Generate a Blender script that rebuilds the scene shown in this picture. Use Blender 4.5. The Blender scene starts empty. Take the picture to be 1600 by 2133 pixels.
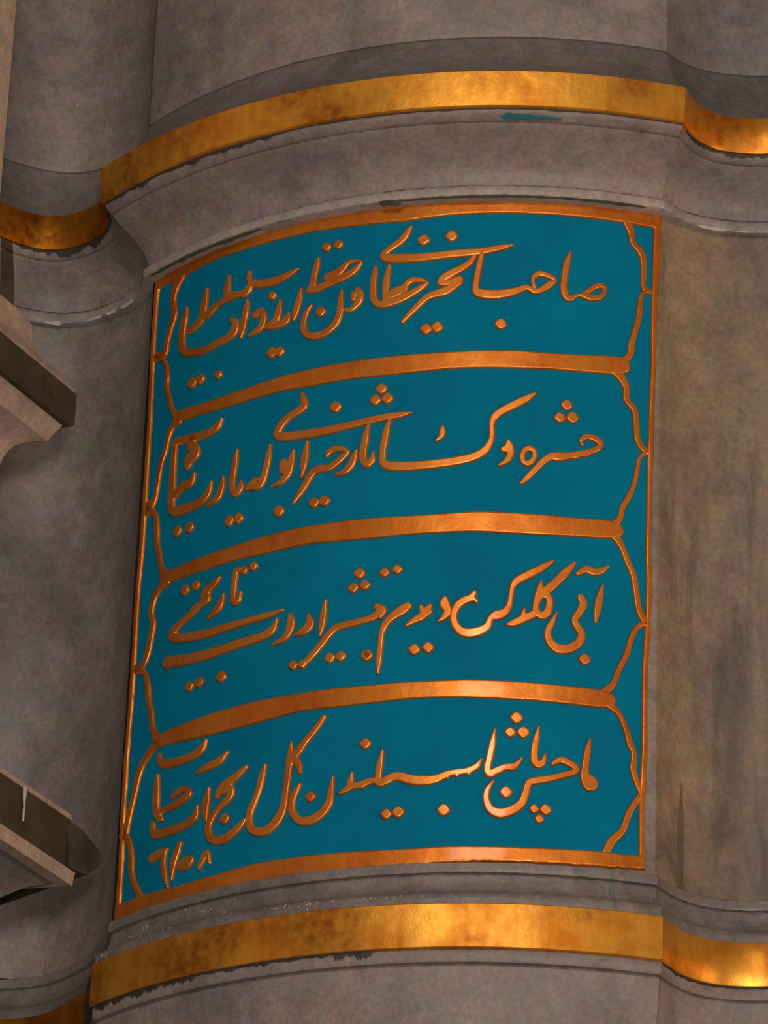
import bpy, bmesh, math, random
import numpy as np
from mathutils import Matrix, Vector

# ------------------------------------------------------------------ camera, world, lights
SC = bpy.context.scene
COL = SC.collection
SC.view_settings.view_transform = 'Standard'
SC.view_settings.look = 'None'
SC.view_settings.exposure = 0.0
SC.view_settings.gamma = 1.0
SC.view_settings.use_curve_mapping = False

cam_d = bpy.data.cameras.new('camera')
cam = bpy.data.objects.new('camera', cam_d)
COL.objects.link(cam)
cam_d.sensor_fit = 'HORIZONTAL'
cam_d.sensor_width = 36.0
cam_d.lens = 9000 / 1600 * 36.0
cam_d.clip_end = 100
r_ = Vector((0.999402, 0.009536, 0.033251)); u_ = Vector((-0.025457, -0.448073, 0.893635)); f_ = Vector((-0.02342, 0.893946, 0.447562))
M = Matrix.Identity(4)
for i_ in range(3):
    M[i_][0] = r_[i_]; M[i_][1] = u_[i_]; M[i_][2] = -f_[i_]
M[0][3], M[1][3], M[2][3] = -0.03910805, -5.86710224, -2.09639681
cam.matrix_world = M
SC.camera = cam

world = bpy.data.worlds.new('night_street')
SC.world = world
world.use_nodes = True
wn = world.node_tree.nodes
wn['Background'].inputs[0].default_value = (0.60, 0.50, 0.42, 1)
wn['Background'].inputs[1].default_value = 0.11

def area(name, loc, aim, size, power, color):
    d = bpy.data.lights.new(name, 'AREA'); d.shape = 'DISK'; d.size = size; d.energy = power; d.color = color
    o = bpy.data.objects.new(name, d); COL.objects.link(o); o.location = loc
    o.rotation_euler = (Vector(aim) - Vector(loc)).to_track_quat('-Z', 'Y').to_euler()
    return o
area('street_lamp_light', (0.15, -6.4, -1.5), (-0.1, -0.6, 0.5), 0.5, 150, (1.0, 0.87, 0.78))
area('band_glow_fill', (-0.45, -4.3, 1.6), (-0.1, -0.6, 0.4), 0.9, 33, (1.0, 0.84, 0.66))  # unseen lamp added for the glow on the gold bands
area('warm_side_fill', (3.6, -3.2, -0.4), (0.1, -0.6, 0.5), 0.8, 46, (1.0, 0.68, 0.42))  # unseen warm fill added to brighten the right side

# ------------------------------------------------------------------ helpers
R0 = 0.678753            # radius of the bowed bay at panel level
AX = -0.3005             # direction of the bay's axis
AXA = (math.sin(AX), -math.cos(AX)); AXB = (math.cos(AX), math.sin(AX))

def ab(b, a):
    return (a * AXA[0] + b * AXB[0], a * AXA[1] + b * AXB[1])

def tag(o, label, cat, group=None, kind=None):
    o['label'] = label; o['category'] = cat
    if group: o['group'] = group
    if kind: o['kind'] = kind
    return o

def mesh_obj(name, verts, faces, mat, parent=None, smooth=True, auto=None):
    me = bpy.data.meshes.new(name)
    me.from_pydata([tuple(v) for v in verts], [], [tuple(f) for f in faces])
    me.update()
    if smooth:
        me.polygons.foreach_set('use_smooth', [True] * len(me.polygons))
        if auto is not None:
            me.set_sharp_from_angle(angle=math.radians(auto))
    me.materials.append(mat)
    o = bpy.data.objects.new(name, me)
    COL.objects.link(o)
    if parent is not None: o.parent = parent
    return o

def catmull(pts, n):
    P = np.array(pts, float)
    if len(P) < 3:
        t = np.linspace(0, 1, n + 1)[:, None]
        return P[0] * (1 - t) + P[-1] * t
    Q = np.vstack([2 * P[0] - P[1], P, 2 * P[-1] - P[-2]])
    out = []
    for i in range(1, len(Q) - 2):
        p0, p1, p2, p3 = Q[i - 1], Q[i], Q[i + 1], Q[i + 2]
        for k in range(n):
            t = k / n
            out.append(0.5 * ((2 * p1) + (-p0 + p2) * t + (2 * p0 - 5 * p1 + 4 * p2 - p3) * t * t + (-p0 + 3 * p1 - 3 * p2 + p3) * t ** 3))
    out.append(P[-1])
    return np.array(out)

# ------------------------------------------------------------------ materials
def nodes_of(name):
    m = bpy.data.materials.new(name); m.use_nodes = True
    nt = m.node_tree
    return m, nt, nt.nodes['Principled BSDF']

def N(nt, t, **kw):
    n = nt.nodes.new(t)
    for k, v in kw.items(): setattr(n, k, v)
    return n

def noise(nt, scale, detail=5, rough=0.55, vec=None, dist=0.0):
    n = N(nt, 'ShaderNodeTexNoise')
    n.inputs['Scale'].default_value = scale; n.inputs['Detail'].default_value = detail
    n.inputs['Roughness'].default_value = rough; n.inputs['Distortion'].default_value = dist
    if vec is not None: nt.links.new(vec, n.inputs['Vector'])
    return n

def ramp(nt, src, stops):
    r = N(nt, 'ShaderNodeValToRGB')
    els = r.color_ramp.elements
    while len(els) < len(stops): els.new(0.5)
    for e, (p, c) in zip(els, stops):
        e.position = p; e.color = (*c, 1) if len(c) == 3 else c
    nt.links.new(src, r.inputs[0])
    return r

def mixc(nt, fac, a, b, mode='MIX'):
    m = N(nt, 'ShaderNodeMix'); m.data_type = 'RGBA'; m.blend_type = mode
    for s, v in ((m.inputs[0], fac), (m.inputs[6], a), (m.inputs[7], b)):
        if hasattr(v, 'type') and hasattr(v, 'is_linked'): nt.links.new(v, s)
        elif isinstance(v, tuple): s.default_value = (*v, 1)
        else: s.default_value = v
    return m.outputs[2]

def coords(nt, scale=(1, 1, 1)):
    tc = N(nt, 'ShaderNodeTexCoord'); mp = N(nt, 'ShaderNodeMapping')
    mp.inputs['Scale'].default_value = scale
    nt.links.new(tc.outputs['Object'], mp.inputs['Vector'])
    return mp.outputs['Vector']

def bump(nt, bs, src, strength, dist, prev=None):
    b = N(nt, 'ShaderNodeBump'); b.inputs['Strength'].default_value = strength; b.inputs['Distance'].default_value = dist
    nt.links.new(src, b.inputs['Height'])
    if prev is not None: nt.links.new(prev, b.inputs['Normal'])
    nt.links.new(b.outputs['Normal'], bs.inputs['Normal'])
    return b.outputs['Normal']

def marble(name, base, dark, warm, veins=0.0, rough=0.55, stretch=(1, 1, 0.6)):
    m, nt, bs = nodes_of(name)
    v = coords(nt, stretch); vr = coords(nt)
    n1 = noise(nt, 5.5, 6, 0.6, v, 0.5)
    n2 = noise(nt, 26, 5, 0.6, vr)
    n3 = noise(nt, 140, 3, 0.6, vr)
    c = ramp(nt, n1.outputs['Fac'], [(0.30, dark), (0.50, base), (0.72, warm)]).outputs[0]
    c = mixc(nt, 0.55, c, ramp(nt, n2.outputs['Fac'], [(0.32, (0.34, 0.35, 0.37)), (0.5, (0.5, 0.5, 0.5)), (0.68, (0.66, 0.64, 0.62))]).outputs[0], 'OVERLAY')
    hue = noise(nt, 38, 2, 0.5, vr)
    c = mixc(nt, 0.20, c, hue.outputs['Color'], 'OVERLAY')
    c = mixc(nt, 0.5, c, ramp(nt, n3.outputs['Fac'], [(0.34, (0.36,) * 3), (0.66, (0.64,) * 3)]).outputs[0], 'OVERLAY')
    # pale lime bloom and dust flecks
    n4 = noise(nt, 17, 6, 0.7, vr)
    c = mixc(nt, ramp(nt, n4.outputs['Fac'], [(0.60, (0, 0, 0)), (0.78, (0.35, 0.35, 0.35))]).outputs[0], c, (0.42, 0.39, 0.38))
    if veins:
        vv = coords(nt, (5.0, 5.0, 1.1))
        n5 = noise(nt, 2.1, 5, 0.62, vv, 1.2)
        c = mixc(nt, ramp(nt, n5.outputs['Fac'], [(0.52, (0, 0, 0)), (0.70, (veins, veins, veins))]).outputs[0], c, (0.050, 0.046, 0.044))
    nt.links.new(c, bs.inputs['Base Color'])
    rr = ramp(nt, n2.outputs['Fac'], [(0.3, (rough - 0.12,) * 3), (0.7, (rough + 0.12,) * 3)])
    nt.links.new(rr.outputs[0], bs.inputs['Roughness'])
    p = bump(nt, bs, n2.outputs['Fac'], 0.35, 0.004)
    bump(nt, bs, n3.outputs['Fac'], 0.30, 0.0015, p)
    return m

def gold(name, bright, deep, bole, rough, metal=1.0, wear=0.5, bump_d=0.0012, coat=0.0):
    m, nt, bs = nodes_of(name)
    v = coords(nt); vs = coords(nt, (60, 60, 3))
    n1 = noise(nt, 13, 6, 0.62, v, 0.4); n2 = noise(nt, 75, 4, 0.6, v); n3 = noise(nt, 8, 4, 0.6, v); n4 = noise(nt, 1.4, 3, 0.6, vs)
    c = ramp(nt, n1.outputs['Fac'], [(0.33, deep), (0.55, bright)]).outputs[0]
    c = mixc(nt, 0.28, c, ramp(nt, n4.outputs['Fac'], [(0.35, deep), (0.65, bright)]).outputs[0])
    w = N(nt, 'ShaderNodeMath', operation='MULTIPLY')
    nt.links.new(ramp(nt, n3.outputs['Fac'], [(0.44, (0, 0, 0)), (0.64, (wear,) * 3)]).outputs[0], w.inputs[0])
    nt.links.new(ramp(nt, n2.outputs['Fac'], [(0.35, (0.35,) * 3), (0.65, (1, 1, 1))]).outputs[0], w.inputs[1])
    c = mixc(nt, w.outputs[0], c, bole)
    nt.links.new(c, bs.inputs['Base Color'])
    bs.inputs['Metallic'].default_value = metal
    bs.inputs['Coat Weight'].default_value = coat; bs.inputs['Coat Roughness'].default_value = 0.09
    rr = ramp(nt, n1.outputs['Fac'], [(0.3, (rough + 0.1,) * 3), (0.7, (rough - 0.05,) * 3)])
    nt.links.new(rr.outputs[0], bs.inputs['Roughness'])
    p = bump(nt, bs, n2.outputs['Fac'], 0.35, bump_d)
    bump(nt, bs, n1.outputs['Fac'], 0.3, bump_d * 2, p)
    return m

def enamel(name):
    m, nt, bs = nodes_of(name)
    v = coords(nt); n1 = noise(nt, 7, 6, 0.6, v, 0.3); n2 = noise(nt, 60, 4, 0.6, v); n3 = noise(nt, 16, 5, 0.65, v)
    c = ramp(nt, n1.outputs['Fac'], [(0.32, (0.0, 0.142, 0.270)), (0.68, (0.0, 0.180, 0.315))]).outputs[0]
    c = mixc(nt, ramp(nt, n3.outputs['Fac'], [(0.66, (0, 0, 0)), (0.80, (0.5,) * 3)]).outputs[0], c, (0.0, 0.10, 0.19))
    nt.links.new(c, bs.inputs['Base Color'])
    bs.inputs['Roughness'].default_value = 0.75
    bs.inputs['Specular IOR Level'].default_value = 0.05
    p = bump(nt, bs, n3.outputs['Fac'], 0.25, 0.003)
    bump(nt, bs, n2.outputs['Fac'], 0.2, 0.001, p)
    return m

def plain(name, c1, c2, rough, scale=30):
    m, nt, bs = nodes_of(name)
    n1 = noise(nt, scale, 5, 0.6, coords(nt))
    nt.links.new(ramp(nt, n1.outputs['Fac'], [(0.3, c1), (0.7, c2)]).outputs[0], bs.inputs['Base Color'])
    bs.inputs['Roughness'].default_value = rough
    bump(nt, bs, n1.outputs['Fac'], 0.4, 0.003)
    return m

MARBLE = marble('grey_marble', (0.212, 0.178, 0.165), (0.140, 0.124, 0.120), (0.245, 0.192, 0.165))
MARBLE_WARM = marble('veined_marble', (0.235, 0.172, 0.122), (0.170, 0.132, 0.105), (0.280, 0.195, 0.128), veins=0.7)
MARBLE_PALE = marble('pale_marble', (0.285, 0.250, 0.232), (0.21, 0.19, 0.18), (0.33, 0.285, 0.26))
MARBLE_DARK = marble('shaded_marble', (0.165, 0.145, 0.138), (0.105, 0.096, 0.094), (0.195, 0.165, 0.150), rough=0.45)  # darker marble: shade of the upward slope and recesses put into the colour
CREAM = marble('cream_stone', (0.36, 0.27, 0.21), (0.27, 0.205, 0.17), (0.42, 0.31, 0.235))
GILT = gold('gold_leaf', (0.90, 0.430, 0.055), (0.63, 0.20, 0.008), (0.30, 0.055, 0.003), 0.40, wear=0.8, metal=0.72)
GILT_SHADED = gold('shaded_gold_leaf', (0.58, 0.25, 0.022), (0.40, 0.13, 0.010), (0.16, 0.035, 0.005), 0.60, wear=0.9)  # dimmer gold: the left recess's missing lamp glow put into the colour
GILT_RED = gold('gold_paint', (0.80, 0.27, 0.032), (0.62, 0.145, 0.010), (0.40, 0.055, 0.004), 0.42, wear=0.65, coat=0.25, metal=0.72)
LETTER = gold('letter_gold', (0.80, 0.29, 0.050), (0.64, 0.16, 0.014), (0.44, 0.08, 0.006), 0.40, wear=0.4, bump_d=0.0008, coat=0.45, metal=0.72)
BLUE = enamel('turquoise_enamel')
SOOT = plain('black_mastic', (0.018, 0.016, 0.013), (0.04, 0.035, 0.028), 0.7)
GOLD_UNLIT = plain('unlit_gold', (0.028, 0.022, 0.008), (0.060, 0.042, 0.014), 0.55, 22)  # the pier's gold band as it looks unlit, shade mixed into the colour
LIME = plain('white_mortar', (0.36, 0.32, 0.29), (0.50, 0.45, 0.41), 0.8, 60)
GAP_SHADE = plain('brown_gap_shade', (0.035, 0.018, 0.010), (0.07, 0.036, 0.020), 0.7, 30)  # dark colour for the shadowed gap beside the pier
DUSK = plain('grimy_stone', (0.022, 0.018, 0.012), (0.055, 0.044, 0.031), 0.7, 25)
GROOVE_SHADE = plain('groove_shade', (0.085, 0.060, 0.042), (0.125, 0.090, 0.062), 0.7, 25)  # brown that paints the shadow of a groove on the right wall
MOSS = plain('green_moss', (0.018, 0.026, 0.012), (0.05, 0.055, 0.03), 0.8, 50)
PAINT = plain('turquoise_smear', (0.01, 0.10, 0.13), (0.02, 0.15, 0.18), 0.5, 40)

# ------------------------------------------------------------------ plan of the facade
# every station of the plan has a place at the panel's face (d = 0) and one 100 mm further out (d = 0.1)
T0, T1 = AX - 0.5885, AX + 0.5905
BASE = [(.375, .566), (.387, .545), (.403, .525), (.4325, .500), (.484, .476), (.533, .467), (.578, .480), (.622, .514), (.66, .555)]
BAND = [(.4305, .650), (.4345, .625), (.443, .596), (.4625, .567), (.499, .546), (.538, .538), (.572, .549), (.602, .582), (.625, .625)]
def path_center():
    t = np.linspace(T0, T1, 121)
    b = np.c_[np.sin(t), -np.cos(t)]
    return b * R0, b * (R0 + 0.1)
def path_side(sg):
    B = catmull(BASE, 6); D = catmull(BAND, 6)
    tx = T1 if sg > 0 else T0
    e = np.array((math.sin(tx), -math.cos(tx)))
    b = np.array([ab(sg * p[0], p[1]) for p in B]); d = np.array([ab(sg * p[0], p[1]) for p in D])
    # start exactly at the bay's corner
    db = e * R0 - b[0]; dd = e * (R0 + .1) - d[0]
    k = np.clip(1 - np.arange(len(b)) / 12, 0, 1)[:, None]
    b = b + db * k; d = d + dd * k
    if sg > 0:
        ext_b = [ab(.71, .595), ab(.80, .63), ab(.92, .65)]; ext_d = [ab(.66, .68), ab(.77, .725), ab(.92, .75)]
    else:
        ext_b = [ab(-.685, .585), (-.95, -.43), (-1.6, -.43)]; ext_d = [ab(-.64, .66), (-.95, -.53), (-1.6, -.53)]
    b = np.vstack([b, ext_b]); d = np.vstack([d, ext_d])
    if sg < 0: b, d = b[::-1], d[::-1]
    return b, d
PATHS = {'left': path_side(-1), 'center': path_center(), 'right': path_side(1)}

LOW = {'left': [(.391, .586), (.402, .560), (.425, .518), (.460, .472), (.504, .435), (.5476, .412), (.596, .410), (.645, .424), (.695, .455)],
       'right': [(.391, .586), (.396, .562), (.404, .532), (.4257, .497), (.460, .474), (.502, .463), (.545, .467), (.600, .500), (.660, .555)]}
for sd_, sg_ in (('left', -1), ('right', 1)):
    b_, d_ = PATHS[sd_]
    q_ = np.array([ab(sg_ * p[0], p[1]) for p in catmull(LOW[sd_], 6)])
    if sg_ < 0: q_ = q_[::-1]
    n_ = len(q_); v_ = d_ - b_
    lb = b_.copy()
    if sg_ < 0: lb[-n_:] = q_ - .026 * v_[-n_:] / .1; lb[:-n_] = lb[-n_] + (b_[:-n_] - b_[-n_])
    else: lb[:n_] = q_ - .026 * v_[:n_] / .1; lb[n_:] = lb[n_ - 1] + (b_[n_:] - b_[n_ - 1])
    e_ = np.array((math.sin(T1 if sg_ > 0 else T0), -math.cos(T1 if sg_ > 0 else T0))) * R0
    k_ = 0 if sg_ > 0 else len(lb) - 1
    lb[k_] = e_
    PATHS['low_' + sd_] = (lb, lb + v_)
PATHS['low_center'] = PATHS['center']

def taper_wall(name, side, mat):
    """hollow wall whose scoop deepens a little towards its foot"""
    bt, bl = PATHS[side][0], PATHS['low_' + side][0]
    zs = np.linspace(.9885, -.0010, 9); V, F = [], []
    n = len(bt); c = np.array(ab(0, .2))
    for z in zs:
        k = (zs[0] - z) / (zs[0] - zs[-1])
        P = bt * (1 - k) + bl * k
        if side == 'right': P[0] *= (R0 - .0045) / R0
        for p in P: V.append((p[0], p[1], z))
    for z in (zs[0], zs[-1]):
        for p in bl: q = p + (c - p) * .12; V.append((q[0], q[1], z))
    for j in range(len(zs) - 1):
        for i in range(n - 1): F.append((j * n + i, (j + 1) * n + i, (j + 1) * n + i + 1, j * n + i + 1))
    o1 = len(zs) * n; o2 = o1 + n
    for i in range(n - 1):
        F.append((i, i + 1, o1 + i + 1, o1 + i)); L = (len(zs) - 1) * n
        F.append((L + i, o2 + i, o2 + i + 1, L + i + 1)); F.append((o1 + i, o1 + i + 1, o2 + i + 1, o2 + i))
    return mesh_obj(name, V, F, mat, None, True, 40)

def sweep(name, side, prof, mat, back=-0.06, rng=None, auto=40, jitter=0.0, parent=None):
    """solid moulding: the profile (z, d) from top to bottom, run along the plan"""
    b, d = PATHS[side] if isinstance(side, str) else side
    if rng is not None:
        b, d = b[rng[0]:rng[1]], d[rng[0]:rng[1]]
    pr = list(prof) + [(prof[-1][0], back), (prof[0][0], back)]
    n, k = len(b), len(pr)
    rnd = random.Random(name)
    V = []
    for i in range(n):
        for j, (z, dd) in enumerate(pr):
            p = b[i] + (d[i] - b[i]) * (dd / 0.1)
            jz = rnd.uniform(-jitter, jitter) if 0 < j < k - 3 else 0
            V.append((p[0], p[1], z + jz))
    F = []
    for i in range(n - 1):
        for j in range(k):
            j2 = (j + 1) % k
            F.append((i * k + j, i * k + j2, (i + 1) * k + j2, (i + 1) * k + j))
    F.append(tuple(range(k - 1, -1, -1))); F.append(tuple((n - 1) * k + j for j in range(k)))
    return mesh_obj(name, V, F, mat, parent, True, auto)

def dense(pts, n=4):
    return [tuple(p) for p in catmull(pts, n)]

UPPER = [(2.2, .026), (1.44, .026), (1.2500, .026), (1.2465, .024), (1.2455, .018)]
SLOPE = [(1.2455, .017), (1.2440, .0235), (1.2380, .0265)] + dense([(1.2340, .0275), (1.205, .042), (1.172, .066), (1.1420, .098)], 4) + [(1.1395, .101), (1.1388, .098)]
GOLD_U = [(1.1388, .100), (1.1382, .105), (1.1368, .1062), (1.110, .1040), (1.0845, .1012), (1.0830, .0995), (1.0828, .094)]
FRIEZE = [(1.0828, .0935), (1.0790, .0915), (1.0765, .088), (1.0740, .0845), (1.0720, .0805), (1.0715, .0750), (1.0700, .0745), (1.0698, .0790)] + dense([(1.0670, .0755), (1.052, .0490), (1.038, .0290), (1.026, .0175), (1.0125, .0105)], 4) + [(1.0110, .0095), (1.0108, .0060), (1.0080, .0060)]
LIP = [(1.0080, .0120), (1.0060, .0165), (1.0015, .0195), (0.9955, .0195), (0.9905, .0185), (0.9890, .0150), (0.9885, .0040)]
WALL = [(0.9885, .0), (0.70, .0), (0.35, .0), (-0.0010, .0)]
WALL_C = [(0.9885, -.0045), (-0.0010, -.0045)]
LOWER = [(-.0010, .0020), (-.0025, .0045), (-.0130, .0055), (-.0155, .0040), (-.0162, -.0025), (-.0175, -.0025)] + dense([(-.0185, -.0010), (-.030, .0005), (-.040, .0045), (-.0465, .0110)], 3) + [(-.0480, .0160), (-.0510, .0205), (-.0560, .0228), (-.0620, .0232), (-.0660, .0225)]
GOLD_L = [(-.0660, .0225), (-.0665, .0255), (-.0680, .0270), (-.097, .0272), (-.1260, .0268), (-.1272, .0255), (-.1274, .021)]
FOOT = [(-.1274, .0205), (-.1300, .0220), (-.1400, .0215), (-.1440, .0190), (-.1450, .0120), (-.1465, .0125)] + dense([(-.148, .0140), (-.175, .0090), (-.215, .0030), (-.27, -.0015)], 3) + [(-1.2, -.002)]

SIDE_WORD = {'left': 'scooped recess beside the cream pier', 'center': 'bowed bay', 'right': 'scooped recess beside the veined wall'}
def struct(o, label, cat):
    return tag(o, label, cat, kind='structure')
tn = 0
for sd in ('left', 'center', 'right'):
    where = {'left': 'in the grey hollow next to the cream pier', 'center': 'across the bowed bay with the inscription', 'right': 'in the hollow beside the warm veined marble'}[sd]
    m_up = MARBLE_WARM if False else MARBLE
    struct(sweep('wall_upper_' + sd, sd, UPPER, m_up), 'plain grey marble wall above the upper cornice, ' + where, 'wall')
    tn += 1; struct(sweep('trim_%d' % tn, sd, SLOPE, MARBLE_DARK, jitter=.0004), 'dark sloping marble shoulder above the upper gold band, ' + where, 'moulding')
    tn += 1; struct(sweep('trim_%d' % tn, sd, GOLD_U, GILT_SHADED if sd == 'left' else GILT, back=.05), 'broad gilded band of the upper cornice, ' + where, 'gold band')
    tn += 1; struct(sweep('trim_%d' % tn, sd, FRIEZE, MARBLE, jitter=.0004), 'hollow-curved grey marble moulding under the upper gold band, ' + where, 'moulding')
    tn += 1; struct(sweep('trim_%d' % tn, sd, LIP, MARBLE_PALE, jitter=.0009), 'thin pale rounded marble lip below the hollow moulding, ' + where, 'moulding')
    struct(sweep('wall_center', sd, WALL_C, MARBLE) if sd == 'center' else taper_wall('wall_' + sd, sd, MARBLE_WARM if sd == 'right' else MARBLE), {'left': 'grey marble hollow wall between cream pier and inscription panel', 'center': 'bowed marble wall behind the inscription panel', 'right': 'warm brownish veined marble wall beside the inscription panel'}[sd], 'wall')
    tn += 1; struct(sweep('trim_%d' % tn, 'low_' + sd, LOWER, MARBLE_DARK, jitter=.0004), 'stepped dark marble moulding above the lower gold band, ' + where, 'moulding')
    tn += 1; struct(sweep('trim_%d' % tn, 'low_' + sd, GOLD_L, GILT_SHADED if sd == 'left' else GILT, back=-.02), 'broad gilded band of the lower cornice, ' + where, 'gold band')
    struct(sweep('wall_lower_' + sd, 'low_' + sd, FOOT, MARBLE), 'grey marble wall under the lower gold band, ' + where, 'wall')

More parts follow.
